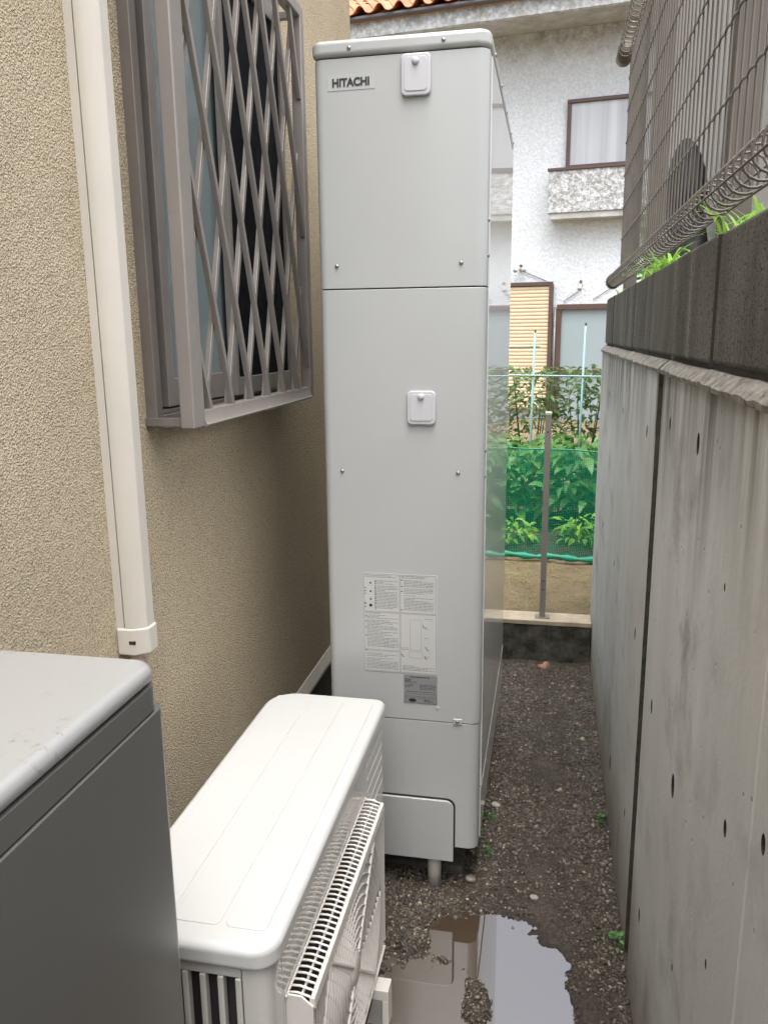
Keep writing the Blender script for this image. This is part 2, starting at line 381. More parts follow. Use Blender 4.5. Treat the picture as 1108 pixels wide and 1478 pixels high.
# garden soil beyond the kerb, upper ground behind the block wall
xs2 = np.linspace(-7, .9, 130); ys2 = np.linspace(3.70, 13.4, 150)
X, Y = np.meshgrid(xs2, ys2); Z = np.array([[.195+.02*fbm(x, y, 2.5, 4, 4)+.008*fbm(x, y, 9, 3, 2) for x in xs2] for y in ys2])
idx = np.arange(X.size).reshape(X.shape); F = np.stack([idx[:-1, :-1], idx[:-1, 1:], idx[1:, 1:], idx[1:, :-1]], -1).reshape(-1, 4)
o = npmesh('garden_soil', np.stack([X, Y, Z], -1).reshape(-1, 3), F, M['soil'], smooth=True); tag(o, kind='structure')
o = MB().box(.37, 8, -6, 3.755, .0, 1.60).box(.64, 8, 3.755, 9.6, .0, 1.60).build('upper_ground', M['soil']); tag(o, kind='structure')

# ================================================================== BEIGE HOUSE (left)
house = thing('beige_house', 'beige roughcast house wall with a cream base flashing', 'house', (XL-.1, 0, 0))
WY0, WY1, WZ0, WZ1 = 1.575, 2.46, 1.345, 2.43
HEND, HTOP = 3.46, 3.25
w_ = MB()
w_.box(XL-.2, XL, -4, WY0, .30, HTOP).box(XL-.2, XL, WY1, HEND, .30, HTOP).box(XL-.2, XL, WY0, WY1, .30, WZ0).box(XL-.2, XL, WY0, WY1, WZ1, HTOP)
w_.box(-6, XL-.2, HEND-.2, HEND, .30, HTOP)
w_.build('wall', M['stucco'], house)
MB().prism([(XL-.12, .315), (XL-.12, .268), (XL+.017, .262), (XL+.017, .272), (XL+.003, .312)], -4, HEND+.01, 'y').build('base_flashing', M['flash'], house)
MB().box(XL-.2, XL-.012, -4, HEND-.01, -.1, .268).build('foundation', M['found'], house)
MB().box(-6.2, XL+.06, -4.2, HEND+.06, HTOP, HTOP+.12).build('roof_edge', M['gutter'], house)

# pipe duct cover on the wall
dy0, dy1, dd = 1.372, 1.432, .058
duct = thing('pipe_duct_cover', 'ivory plastic pipe duct running down the beige wall beside the window', 'pipe duct', (XL, 1.4, .98))
ZC = .924
prof_b = [(XL, dy0), (XL+.016, dy0), (XL+.016, dy1), (XL, dy1)]
MB().prism(prof_b, ZC+.03, 4.6, 'z').build('duct_base', M['duct'], duct)
prof_l = [(XL+.0172, dy0-.001), (XL+.036, dy0-.001), (XL+dd, dy0+.016), (XL+dd, dy1-.014), (XL+.037, dy1+.001), (XL+.0172, dy1+.001)]
MB().prism(prof_l, ZC+.03, 4.6, 'z').build('duct_lid', M['duct'], duct, bevel=.003)
e = .004
prof_c = [(XL, dy0-e), (XL+.036, dy0-e), (XL+dd+e, dy0+.014), (XL+dd+e, dy1-.012), (XL+.037, dy1+e), (XL, dy1+e)]
cap = MB().prism(prof_c, ZC-.02, ZC+.036, 'z').build('end_cap', M['duct'], duct, bevel=.005, seg=3)
MB().box(XL+.026, XL+.040, dy0-e-.0012, dy0-e+.004, ZC+.004, ZC+.012).build('slot', M['gap'], cap, bevel=.002)
hp = []
for i in range(120):
    t = i/119; hp.append((XL+.028, 1.394, ZC-.015-.75*t))
MB().tube(hp, [.017 if i % 4 < 2 else .0145 for i in range(120)], 12).build('corrugated_hose', M['flexhose'], duct, smooth=False)

# window and its grille
win = thing('sliding_window', 'bronze aluminium sliding window with frosted teal pane and dark insect screen', 'window', (XL, 2.0, WZ0))
XF = XL+.025
MB().box(XL-.07, XF, WY0-.018, WY0+.010, WZ0-.018, WZ1+.02).build('window_jamb', M['window_metal'], win, bevel=.003)
MB().box(XL-.07, XF-.02, WY1-.022, WY1+.018, WZ0-.018, WZ1+.02).build('window_jamb', M['window_metal'], win, bevel=.003)
MB().box(XL-.07, XF-.006, WY0+.0225, WY1-.0225, WZ0-.018, WZ0+.012).box(XL-.03, XF-.012, WY0+.0225, WY1-.0225, WZ0+.0125, WZ0+.022).build('window_sill', M['window_metal'], win, bevel=.002)
MB().box(XL-.07, XF-.003, WY0+.0225, WY1-.0225, WZ1-.02, WZ1+.02).build('window_head', M['window_metal'], win, bevel=.003)
def sash(x, y0, y1, glass, nm, fw=.034, bh=.06):
    z0, z1 = WZ0+.026, WZ1-.022
    s = MB().box(x-.011, x+.011, y0, y0+fw, z0, z1).box(x-.011, x+.011, y1-fw, y1, z0, z1).box(x-.010, x+.010, y0+fw, y1-fw, z0, z0+bh).box(x-.010, x+.010, y0+fw, y1-fw, z1-.04, z1).build('sash', M['grille_metal'], win, bevel=.002)
    MB().box(x-.003, x+.003, y0+fw-.004, y1-fw+.004, z0+bh-.004, z1-.036).build(nm, glass, s)
ym = 2.03
sash(XL+.004, WY0+.062, ym+.02, M['frost'], 'pane')
sash(XL-.022, ym-.02, WY1-.024, M['screen'], 'insect_screen')
sash(XL+.030, ym-.06, WY1-.026, M['screen'], 'insect_screen', fw=.02, bh=.045)
MB().box(XL-.15, XL-.08, WY0, WY1, WZ0, WZ1).build('dark_room', M['gap'], win)

gr = thing('window_grille', 'diamond lattice security grille of bronze aluminium bars over the window', 'grille', (XL+.09, 1.95, 1.335))
XG = XL+.085; GD = .032
GY0, GY1, GZ0, GZ1 = 1.535, 2.405, 1.335, 2.41
MB().box(XG, XG+GD, GY0, GY0+.055, GZ0, GZ1).build('stile', M['grille_metal'], gr, bevel=.004)
MB().box(XG, XG+GD, GY1-.030, GY1, GZ0, GZ1).build('stile', M['grille_metal'], gr, bevel=.004)
MB().prism([(XG, GZ0-.002), (XG+GD, GZ0-.002), (XG+GD+.006, GZ0+.004), (XG+GD, GZ0+.010), (XG+GD-.004, GZ0+.034), (XG, GZ0+.034)], GY0+.056, GY1-.031, 'y').build('bottom_rail', M['grille_metal'], gr, bevel=.0015)
MB().box(XG, XG+GD, GY0+.056, GY1-.031, GZ1-.03, GZ1).build('top_rail', M['grille_metal'], gr, bevel=.003)
def clip_line(y, z, sl, y0, y1, z0, z1):
    ts = []
    # line through (y,z) slope sl=dz/dy
    a = [(y0, z+sl*(y0-y)), (y1, z+sl*(y1-y)), (y+(z0-z)/sl, z0), (y+(z1-z)/sl, z1)]
    pts = [p for p in a if y0-1e-6 <= p[0] <= y1+1e-6 and z0-1e-6 <= p[1] <= z1+1e-6]
    pts = sorted(set((round(p[0], 5), round(p[1], 5)) for p in pts), key=lambda p: p[1])
    return (pts[0], pts[-1]) if len(pts) >= 2 else None
iy0, iy1, iz0, iz1 = GY0+.052, GY1-.028, GZ0+.030, GZ1-.026
for sgn, xa, xb in ((-1, XG+.015, XG+.027), (1, XG+.001, XG+.013)):
    for k in range(-4, 11):
        yb = 1.642+.1265*k
        c_ = clip_line(yb, 1.36, sgn*2.92, iy0, iy1, iz0, iz1)
        if not c_ or (c_[1][1]-c_[0][1]) < .03: continue
        (ya, za), (yc, zc) = c_
        hw = .0069
        MB().add([(x, yy, zz_) for x in (xa, xb) for (yy, zz_) in ((ya-hw, za), (ya+hw, za), (yc+hw, zc), (yc-hw, zc))],
                 [(0, 1, 2, 3), (7, 6, 5, 4), (0, 4, 5, 1), (1, 5, 6, 2), (2, 6, 7, 3), (3, 7, 4, 0)]).build('lattice_bar', M['grille_metal'], gr, bevel=.0015)
for z in (GZ0+.012, GZ1-.02):
    for y in (GY0+.015, GY1-.022): MB().box(XF-.03, XG-.001, y, y+.02, z-.008, z+.008).build('bracket', M['window_metal'], gr)

# ================================================================== WATER HEATER
HX0, HX1, HY0, HY1 = -.557, -.150, 1.97, 3.085
ht = thing('water_heater_tank', 'tall pale grey water heater tank with label sheet on its narrow front', 'water heater', ((HX0+HX1)/2, 2.5, 0))
rr = (.006, .006, .022, .026)
MB().prism(rrect(HX0, HX1, HY0, HY1, rr), .510, 1.6265, 'z').build('front_panel', M['heater'], ht, bevel=.0015)
MB().prism(rrect(HX0+.0005, HX1-.0005, HY0+.0005, HY1, rr), 1.6295, 2.139, 'z').build('upper_panel', M['heater'], ht, bevel=.0015)
MB().prism(rrect(HX0+.001, HX1-.0015, HY0+.001, HY1, rr), .137, .5075, 'z').build('lower_panel', M['heater'], ht, bevel=.0015)
MB().prism(rrect(HX0+.006, HX1-.006, HY0+.006, HY1-.003, rr), .50, 2.15, 'z').build('inner_shell', M['gap'], ht)
cp = rrect(HX0-.004, HX1+.003, HY0-.006, HY1+.002, (.02, .02, .026, .032))
MB().prism(cp, 2.142, 2.178, 'z').build('top_cap', M['heater'], ht, bevel=.012, seg=4)
MB().box(HX1-.002, HX1+.0025, HY0+.055, HY1-.004, .30, 2.135).build('side_panel', M['heater_side'], ht, bevel=.001)
MB().box(HX1-.003, HX1+.0015, HY0+.055, HY1-.004, .142, .292).build('side_panel', M['heater_side'], ht, bevel=.001)
MB().box(HX1-.002, HX1+.0035, HY0+.06, HY1-.005, .2935, .2985).build('side_trim', M['white'], ht, bevel=.001)
# access panel at the foot
ap = MB().prism(rrect(-.470, -.2165, .098, .281, (.022, 0, 0, 0)), HY0-.010, HY0-.002, 'y').build('access_panel', M['heater'], ht, bevel=.002)
MB().prism(rrect(-.475, -.2125, .140, .2845, (.024, 0, 0, 0)), HY0-.0015, HY0+.0015, 'y').build('access_gap', M['gap'], ht)
# seam shadow gaps
MB().box(-.222, -.196, HY0-.0025, HY0+.002, .505, .522).build('seam_tab', M['heater'], ht, bevel=.003)
# covers
for (x0, x1, z0, z1, kz) in ((-.349, -.281, 2.047, 2.136, .018), (-.339, -.268, 1.302, 1.385, .014)):
    cv = MB().prism(rrect(x0, x1, z0, z1, .012), HY0-.010, HY0-.0005, 'y').build('service_cover', M['cover'], ht, bevel=.004, seg=3)
    MB().prism(rrect(x0+.008, x1-.008, z0+.010, z1-.008, .008), HY0-.0118, HY0-.0100, 'y').build('cover_plate', M['cover'], cv, bevel=.001)
    MB().dome(((x0+x1)/2, HY0-.0119, z1-kz), .0085, .007, 'y', -1, 14).build('knob', M['cover'], cv, smooth=True)
sc = None
def screw(x, y, z, axis, sgn):
    MB().dome((x, y, z), .0052, .0035, axis, sgn, 10).build('screw', M['screw'], ht, smooth=True)
for x, z in ((-.469, 2.157), (-.253, 2.158)): screw(x, HY0-.0055, z, 'y', -1)
for x, z in ((-.510, 1.682), (-.210, 1.682), (-.508, 1.181), (-.213, 1.182)): screw(x, HY0, z, 'y', -1)
screw(-.209, HY0-.0025, .514, 'y', -1)
for y in (2.10, 2.35, 2.62, 2.88, 3.02): screw(HX1+.003, y, 2.160, 'x', 1)
for z in (1.70, 1.78, 1.17, 1.235): screw(HX1, 2.005, z, 'x', 1)
# printed label sheet
lx0, lx1, lz0, lz1 = -.458, -.2635, .642, .915
lab = MB().box(lx0, lx1, HY0-.0010, HY0-.0002, lz0, lz1).build('label_sheet', M['paper'], ht)
pr = MB(); yk = HY0-.0013
def dash(a, b, c, d): pr.add([(a, yk, c), (b, yk, c), (b, yk, d), (a, yk, d)], [(0, 1, 2, 3)])
def frame(a, b, c, d, t=.0007): dash(a, b, c, c+t); dash(a, b, d-t, d); dash(a, a+t, c+t, d-t); dash(b-t, b, c+t, d-t)
xm = lx0+.097
frame(lx0+.001, xm-.001, lz0+.168, lz1-.002); frame(xm+.001, lx1-.004, lz0+.168, lz1-.002)
frame(lx0+.001, xm-.001, lz0+.061, lz0+.166); frame(lx0+.001, xm-.001, lz0+.002, lz0+.059); frame(xm+.001, lx1-.002, lz0+.002, lz0+.166)
def para(a, b, c, d, pitch=.0040, hh=.0011, dens=.75):
    z = d
    while z > c:
        x = a; end = b if random.random() < dens else a+(b-a)*random.uniform(.35, .9)
        while x < end:
            l = random.uniform(.003, .012); x2 = min(end, x+l); dash(x, x2, z-hh, z); x = x2+random.uniform(.0008, .0022)
        z -= pitch*(1.6 if random.random() < .12 else 1)
para(lx0+.030, xm-.006, lz0+.175, lz1-.020); para(lx0+.004, xm-.01, lz1-.012, lz1-.006)
para(xm+.010, lx1-.010, lz0+.176, lz1-.016); para(xm+.004, lx1-.03, lz1-.010, lz1-.005)
para(lx0+.008, xm-.006, lz0+.068, lz0+.158, dens=.55); para(lx0+.006, xm-.006, lz0+.006, lz0+.052, dens=.7)
para(xm+.006, lx1-.006, lz0+.006, lz0+.022, dens=.3); para(lx0+.004, lx0+.045, lz0+.1615, lz0+.1635)
for k in range(5): para(lx1-.034, lx1-.010, lz0+.150-.026*k, lz0+.154-.026*k, dens=.4)
frame(xm+.026, xm+.056, lz0+.066, lz0+.150, .0005); frame(xm+.022, xm+.060, lz0+.044, lz0+.062, .0005); para(xm+.004, xm+.022, lz0+.066, lz0+.072)
frame(lx0+.055, xm-.004, lz0+.070, lz0+.084, .0005)
pr.build('printed_text', M['ink'], lab)['kind'] = 'stuff'
pr = MB(); yk = HY0-.0014
for zc in (.026, .049, .070): # warning triangles
    zq = lz1-zc; pr.add([(lx0+.016, yk, zq-.003), (lx0+.022, yk, zq-.003), (lx0+.019, yk, zq+.003)], [(0, 1, 2)])
pr.add([(lx0+.019+.0042*math.cos(a*math.pi/6), yk, lz1-.0885+.0042*math.sin(a*math.pi/6)) for a in range(12)], [tuple(range(12))])
for zc in (.040, .048, .056, .080, .084, .092): dash(lx0+.003, lx0+.0065, lz1-zc-.0025, lz1-zc)
for k in range(14): dash(lx0+.030, lx0+.033, lz1-.022-.0058*k-.0018, lz1-.022-.0058*k)
for z in (.100, .140, .122, .153, .0595): dash(lx0+.004, lx0+.008, lz0+z, lz0+z+.002)
for z in (.262, .245, .232, .182): dash(xm+.003, xm+.007, lz0+z-.006, lz0+z-.004)
for (cx, cz) in ((lx1-.031, lz0+.137), (lx1-.022, lz0+.074), (xm+.010, lz0+.054), (lx1-.026, lz0+.050)):   # curved valves in the drawing
    for a in range(6):
        t0, t1 = math.radians(170+18*a), math.radians(188+18*a)
        pr.add([(cx+q*math.cos(t), yk, cz+q*math.sin(t)) for t, q in ((t0, .0075), (t1, .0075), (t1, .0060), (t0, .0060))], [(0, 1, 2, 3)])
pr.build('printed_marks', M['ink_dark'], lab)['kind'] = 'stuff'
plate = MB().box(-.352, -.263, HY0-.0011, HY0-.0002, .5575, .6385).build('rating_plate', M['foil'], ht)
pr = MB(); yk = HY0-.0014
para(-.335, -.282, .630, .634, hh=.0022, pitch=.006); para(-.350, -.318, .618, .627, hh=.0018, dens=.4); para(-.350, -.326, .600, .612, dens=.5)
para(-.310, -.266, .598, .612); para(-.346, -.268, .589, .592); frame(-.350, -.265, .578, .586, .0005); frame(-.351, -.264, .559, .574, .0006); para(-.298, -.272, .562, .570, hh=.002)
pr.add([(-.329+.0105*math.cos(a*math.pi/8), yk, .5665+.005*math.sin(a*math.pi/8)) for a in range(16)], [tuple(range(16))])
pr.build('printed_text', M['ink_dark'], plate)['kind'] = 'stuff'
MB().dome((-.2615, HY0, .548), .006, .0012, 'y', -1, 16).build('inspection_seal', M['sticker'], ht, smooth=True)
stk_ = MB().box(-.522, -.412, HY0-.0004, HY0+.0003, 2.071, 2.1035).build('logo_sticker', M['sticker'], ht)
fc = bpy.data.curves.new('logo_text', 'FONT'); fc.body = 'HITACHI'; fc.size = .0235; fc.offset = .0009; fc.extrude = .0002
to = bpy.data.objects.new('logo_tmp', fc); C.objects.link(to)
dg = bpy.context.evaluated_depsgraph_get(); me = bpy.data.meshes.new_from_object(to.evaluated_get(dg)); bpy.data.objects.remove(to)
vx = [v.co.x for v in me.vertices]; sx = .0875/(max(vx)-min(vx))
for v in me.vertices: v.co = Vector(((v.co.x-min(vx))*sx, -v.co.z, v.co.y*1.0))
me.materials.clear(); me.materials.append(M['ink_dark'])
lo = bpy.data.objects.new('logo_lettering', me); C.objects.link(lo); place(lo, (-.511, HY0-.0014, 2.0795), stk_)
# legs, pad, drain pipe
for x, y in ((-.50, 2.12), (-.22, 2.20), (-.35, 2.95)): MB().tube([(x, y, -.01), (x, y, .14)], .022, 10).build('leg', M['found'], ht)
dp = MB().tube([(-.276, 2.005, .13), (-.274, 2.004, .06), (-.2725, 2.0, -.012)], [.0195, .0195, .0195], 16).build('drain_pipe', M['pvc'], ht, smooth=True)
dp.data.shade_smooth()
MB().box(HX0-.02, HX1-.05, 2.06, HY1, -.06, .012).build('concrete_pad', M['slab'], ht, bevel=.006)
MB().tube([(-.40, 2.04, .15), (-.42, 2.03, .05), (-.46, 1.98, .0), (-.52, 1.9, -.002)], .012, 8).build('hose', M['rubber'], ht, smooth=True)

# ================================================================== AIR CONDITIONER OUTDOOR UNIT
ac = thing('air_conditioner_outdoor_unit', 'white air conditioner outdoor unit with fan grille, lower of the two units', 'outdoor unit', (-.52, 1.38, 0))
AX0, AX1, AY0, AY1 = -.662, -.383, .978, 1.832
LT = .628
lid = MB().prism(rrect(AX0-.008, AX1+.012, AY0-.010, AY1+.008, (.030, .075, .02, .04), 6), .586, LT, 'z').build('top_lid', M['white'], ac, bevel=.014, seg=5)
for a, b in ((-.648, -.560), (-.552, -.474), (-.466, -.398)):
    MB().prism(rrect(a, b, AY0+.032, AY1-.022, .012), LT-.001, LT+.0020, 'z').build('lid_panel', M['white'], lid, bevel=.0016)
MB().box(AX0, AX1-.03, AY0+.022, AY1, .085, .588).build('casing', M['fin'], ac)
# front casing with rounded near corner
MB().prism([(AX1-.03, AY1), (AX1, AY1-.006), (AX1, 1.64), (AX1-.03, 1.64)], .085, .585, 'z').build('front_casing', M['ac_body'], ac, bevel=.002)
fr = MB()
# front panel around the fan opening
oy0, oy1, oz0, oz1 = 1.055, 1.575, .13, .472
fr.box(AX1-.028, AX1, oy1, 1.6395, .085, .585).box(AX1-.028, AX1, 1.035, oy0, .085, .585).box(AX1-.028, AX1, oy0, oy1, oz1, .585).box(AX1-.028, AX1, oy0, oy1, .085, oz0)
fr.build('front_panel', M['ac_body'], ac)
cr_ = [(AX1, 1.0345), (AX1, AY0+.026), (AX1-.004, AY0+.012), (AX1-.012, AY0+.004), (AX1-.024, AY0), (-.427, AY0), (-.427, AY0+.02), (AX1-.03, AY0+.021), (AX1-.03, 1.0345)]
MB().prism(cr_, .085, .585, 'z').build('corner_panel', M['ac_body'], ac, smooth=False, bevel=.002)
for z in (.545, .512, .479, .446, .413): MB().box(AX1-.001, AX1+.0010, 1.645, AY1-.012, z, z+.003).build('front_rib', M['white'], ac)
# side louvre: vertical bars
for za, zb in ((.566, .585), (.085, .12), (.33, .345)): MB().box(AX0, -.4285, AY0+.001, AY0+.015, za, zb).build('vent_rail', M['ac_body'], ac, bevel=.003)
vb = MB().box(-.4395, -.4290, AY0, AY0+.016, .1205, .3295).box(-.4395, -.4290, AY0, AY0+.016, .3455, .5655).build('vent_bar', M['ac_body'], ac, bevel=.003)
for k in range(1, 8):
    inst(vb, 'vent_bar', WORLD[vb.name]+Vector((-.0290*k, 0, 0)), ac)
# fan grille: a shallow projecting cage
gl = thing_g = MB()
GX = AX1+.046
rail = MB().prism([(GX-.012, .462), (GX-.006, .484), (GX+.0015, .484), (GX+.003, .462)], 1.048, 1.612, 'y').build('grille_rail', M['ac_grille'], ac, bevel=.003)
MB().box(AX1+.0005, AX1+.004, 1.04, 1.622, .483, .487).build('grille_rail', M['ac_grille'], ac, bevel=.001)
MB().box(AX1+.021, AX1+.0245, 1.045, 1.617, .4725, .4780).build('grille_rail', M['ac_grille'], ac)
rg = MB().add([], [])
rg.tube([(AX1+.002, 0, .485), (AX1+.018, 0, .4865), (GX-.008, 0, .482), (GX-.001, 0, .470)], .0021, 6)
r0 = rg.build('grille_rung', M['ac_grille'], ac, smooth=True, at=(AX1, 0, .48))
r0.location = Vector((AX1, 1.052, .48))-WORLD[ac.name]; WORLD[r0.name] = Vector((AX1, 1.052, .48))
NR = 40
for k in range(1, NR+1): inst(r0, 'grille_rung', (AX1, 1.052+.558*k/NR, .48), ac)
for yy in (1.046, 1.614): MB().prism([(AX1, .10), (GX, .12), (GX, .47), (GX-.02, .487), (AX1, .487)], yy-.002, yy+.002, 'y').build('grille_cheek', M['ac_grille'], ac, bevel=.001)
# face: vertical wires, rings, braces
cy, cz = 1.33, .29
b0 = MB().box(GX-.005, GX-.002, -.0016, .0016, .115, .463).build('grille_bar', M['ac_grille'], ac, at=(GX, 0, .115))
b0.location = Vector((GX, 1.060, .115))-WORLD[ac.name]
for k in range(1, 40): inst(b0, 'grille_bar', (GX, 1.060+.0139*k, .115), ac)
for r in np.linspace(.035, .235, 11):
    pts = []
    for a in range(72):
        yy, zq = cy+r*math.cos(a*math.pi/36), cz+r*math.sin(a*math.pi/36)
        pts.append((GX-.004, yy, zq))
    runs = []; cur = []
    for p in pts+[pts[0]]:
        if .112 < p[2] < .466: cur.append(p)
        else:
            if len(cur) > 2: runs.append(cur)
            cur = []
    if len(cur) > 2: runs.append(cur)
    for ru in runs:
        mbb = MB().add([(x, y, z) for (y, z) in [(p[1], p[2]) for p in ru] for x in (GX-.014, GX+.0005)], [(2*i, 2*i+1, 2*i+3, 2*i+2) for i in range(len(ru)-1)])
        ob = mbb.build('grille_ring', M['ac_grille'], ac, smooth=True); s_ = ob.modifiers.new('solid', 'SOLIDIFY'); s_.thickness = .0026; s_.offset = 0
for a in (45, 135, 225, 315):
    c, s_ = math.cos(math.radians(a)), math.sin(math.radians(a)); L_ = .235
    MB().tube([(GX-.001, cy+.03*c, cz+.03*s_), (GX-.001, cy+L_*c*1.05, cz+min(.172, L_*abs(s_))*(1 if s_ > 0 else -1))], .0035, 6).build('grille_brace', M['ac_grille'], ac)
MB().dome((GX-.004, cy, cz), .036, .008, 'x', 1, 24).build('grille_hub', M['ac_grille'], ac, smooth=True)
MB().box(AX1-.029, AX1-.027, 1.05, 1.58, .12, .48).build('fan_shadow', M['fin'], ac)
MB().box(AX1+.0005, GX, 1.044, 1.616, .098, .104).build('grille_rail', M['ac_grille'], ac)
for y in (1.12, 1.52):
    MB().box(AX0-.03, AX1+.075, y-.02, y+.02, .058, .084).box(AX1+.060, AX1+.075, y-.02, y+.02, -.03, .058).box(AX0-.03, AX0-.015, y-.02, y+.02, -.03, .058).build('foot', M['ac_grille'], ac, bevel=.002)

# ================================================================== NEAR GREY UNIT
nu = thing('tall_outdoor_unit', 'tall grey metal outdoor unit with a rounded stained lid, higher than the white unit', 'outdoor unit', (-.6, .45, 0))
NX0, NX1, NY0, NY1, NZ = -.80, -.4555, -.05, .858, 1.134
MB().prism(rrect(NX0, NX1, NY0, NY1, (.016, .012, .012, .016), 6), .06, NZ-.060, 'z').build('casing', M['near_shaded'], nu, bevel=.0015)
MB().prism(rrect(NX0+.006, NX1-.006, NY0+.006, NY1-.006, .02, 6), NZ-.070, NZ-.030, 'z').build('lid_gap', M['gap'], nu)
MB().prism(rrect(NX0-.002, NX1-.0025, NY0-.002, NY1, (.030, .03, .03, .03), 8), NZ-.0570, NZ-.0262, 'z').build('lid_skirt', M['near_shaded'], nu)
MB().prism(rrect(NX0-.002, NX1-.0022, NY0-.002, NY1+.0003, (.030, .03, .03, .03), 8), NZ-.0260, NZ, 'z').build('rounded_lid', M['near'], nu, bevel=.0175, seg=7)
for y in (.1, .7): MB().box(NX0+.01, NX1-.01, y-.03, y+.03, -.03, .059).build('foot', M['gap'], nu)

# ================================================================== RETAINING WALL, BLOCKS
rw = thing('retaining_wall', 'smooth cast concrete retaining wall with tie holes and mossy joint', 'wall', (.33, 1.7, 0))
def panel(y0, y1, holes):
    c0, c1 = (.018 if abs(y0-1.788) < .01 else .003), (.018 if abs(y1-1.756) < .01 else .003)
    o = MB().prism([(XC+c0, y0), (XC, y0+c0), (XC, y1-c1*1.2), (XC+c1, y1), (.37, y1), (.37, y0)], -.2, 1.437, 'z').build('wall_panel', M['concrete'], rw)
    if holes:
        cut = MB()
        for y, z, s in holes:
            n = 14; r = .0092*s; e = 1.5
            cut.add([(x, y+r*q*math.cos(k*2*math.pi/n), z+e*r*q*math.sin(k*2*math.pi/n)) for x, q in ((XC-.01, 1.15), (XC+.04, .8)) for k in range(n)],
                    [tuple(range(n)), tuple(range(n, 2*n))[::-1]]+[(k, n+k, n+(k+1) % n, (k+1) % n) for k in range(n)])
        co = cut.build('cut', M['mortar_and_shade'])  # hole walls coloured dark to paint in the shade inside them
        b = o.modifiers.new('b', 'BOOLEAN'); b.operation = 'DIFFERENCE'; b.solver = 'EXACT'; b.object = co; b.material_mode = 'TRANSFER'
        bpy.context.view_layer.update(); dg = bpy.context.evaluated_depsgraph_get()
        me = bpy.data.meshes.new_from_object(o.evaluated_get(dg)); o.modifiers.clear(); o.data = me
        bpy.data.objects.remove(co)
    return o
panel(1.788, 3.76, [(1.965, 1.292, 1), (2.638, .781, .8), (1.965, .791, 1.1), (2.417, .186, 1.7), (2.60, 1.281, .8), (1.961, .300, .8), (3.2, .78, .8), (3.2, 1.29, .8), (3.1, .25, .9)])
panel(.835, 1.756, [(1.609, 1.348, .9), (1.306, 1.350, 1.2), (1.611, .767, 1.1), (1.31, .765, 1.5), (1.595, .285, 1.1), (.943, .926, .8), (1.2, .5, .5), (1.05, 1.2, .4), (.98, .7, .5)])
panel(-4, .829, [(.788, 1.010, .8), (.72, .6, .8)])
jv = MB()
jj = [(1.756, 0)]
ys_j = []
zj = np.linspace(-.2, 1.436, 160); vs = []
for z in zj:
    a = .003*fbm(z, 0, 14, 4, 8); vs += [(XC+.019, 1.752, z), (XC+.0165+a*.3, 1.7840, z), (XC-.0006-abs(a)*.3, 1.8035+a, z), (XC+.004, 1.812, z), (XC+.05, 1.812, z), (XC+.05, 1.752, z)]
MB().add(vs, [(6*i+k, 6*i+(k+1) % 6, 6*i+6+(k+1) % 6, 6*i+6+k) for i in range(159) for k in range(6)]).build('joint_filler', M['mastic'], rw)
# rough ledge under the blocks
for (y0, y1) in ((1.774, 3.765), (-4, 1.752)):
    n_ = max(8, int((min(y1, 5)-max(y0, .5))/.02)); ysl = np.linspace(max(y0, .4), y1, n_)
    vs = []; fs = []
    for y in ysl:
        a = .004*fbm(y, 0, 18, 4, 2)
        vs += [(XC-.006+a*.6, y, 1.4355), (XC-.008+a, y, 1.444+a*.7), (XB+.002, y, 1.462+a*.5), (XB+.05, y, 1.462), (XB+.05, y, 1.4355)]
    for i in range(len(ysl)-1):
        fs += [(5*i+k, 5*i+(k+1) % 5, 5*i+5+(k+1) % 5, 5*i+5+k) for k in range(5)]
    fs += [tuple(range(5)), tuple(5*(len(ysl)-1)+k for k in range(5))]
    MB().add(vs, fs).build('ledge', M['ledge'], rw)
bw = thing('block_wall', 'weathered dark concrete block course on top of the retaining wall', 'wall', (.3, 1.7, 1.455))
MB().box(XB+.007, .352, .2, 3.735, 1.4625, 1.648).build('mortar_core', M['mortar_and_shade'], bw)
bl = None
for k in range(9):
    y1 = 3.745-.4065*k; y0 = y1-.399
    zo = .002*fbm(k, 1, 3, 2)
    o = MB().box(XB, .36, y0, y1, 1.470, 1.660).build('block', M['block'], bw, bevel=.008) if bl is None else inst(bl, 'block', WORLD[bl.name]+Vector((.002*math.sin(k*2.3), -.4065*k, zo)), bw)
    if bl is None: bl = o

for k in range(1, 9):
    yj = 3.745-.4065*(k-1)-.399-.0075
    MB().prism([(XB+.0105, yj-.002), (XB+.0010+.001*math.sin(k*5), yj+.0080), (XB+.03, yj+.0080), (XB+.03, yj-.002)], 1.466, 1.658, 'z').build('mortar_joint', M['found'] if k == 5 else M['mortar_and_shade'], bw)
# ================================================================== MESH FENCE
XFn = .268
fn = thing('wire_mesh_fence', 'taupe welded wire mesh fence with rolled edges above the block wall', 'fence', (.3, 2.0, 1.66))
FZ0, FZ1, FY0, FY1 = 1.722, 2.56, .3, 3.50
for y in (.42, 1.63, 2.84, 3.62): MB().box(.292, .342, y-.025, y+.025, 1.655, 2.62).build('post', M['post_taupe'], fn, bevel=.004)
wv = MB(); ringv = MB(); ringt = MB()
NW = int((FY1-FY0)/.05)
for k in range(NW+1):
    y = FY0+.05*k
    wv.tube([(XFn, y, FZ0+.018), (XFn, y, FZ1-.018)], .0021, 5, cap=False)
    cx = XFn-.022
    for (mb_, zc, flip) in ((ringv, FZ0, 1), (ringt, FZ1, -1)):
        mb_.tube([(cx+.026*math.cos(a), y+.008*math.sin(a*.5), zc+.026*math.sin(a)) for a in np.linspace(0, 2*math.pi, 18)[:-1]], .0020, 5, closed=True)
o = wv.build('vertical_wires', M['fence'], fn, smooth=True); o['kind'] = 'stuff'
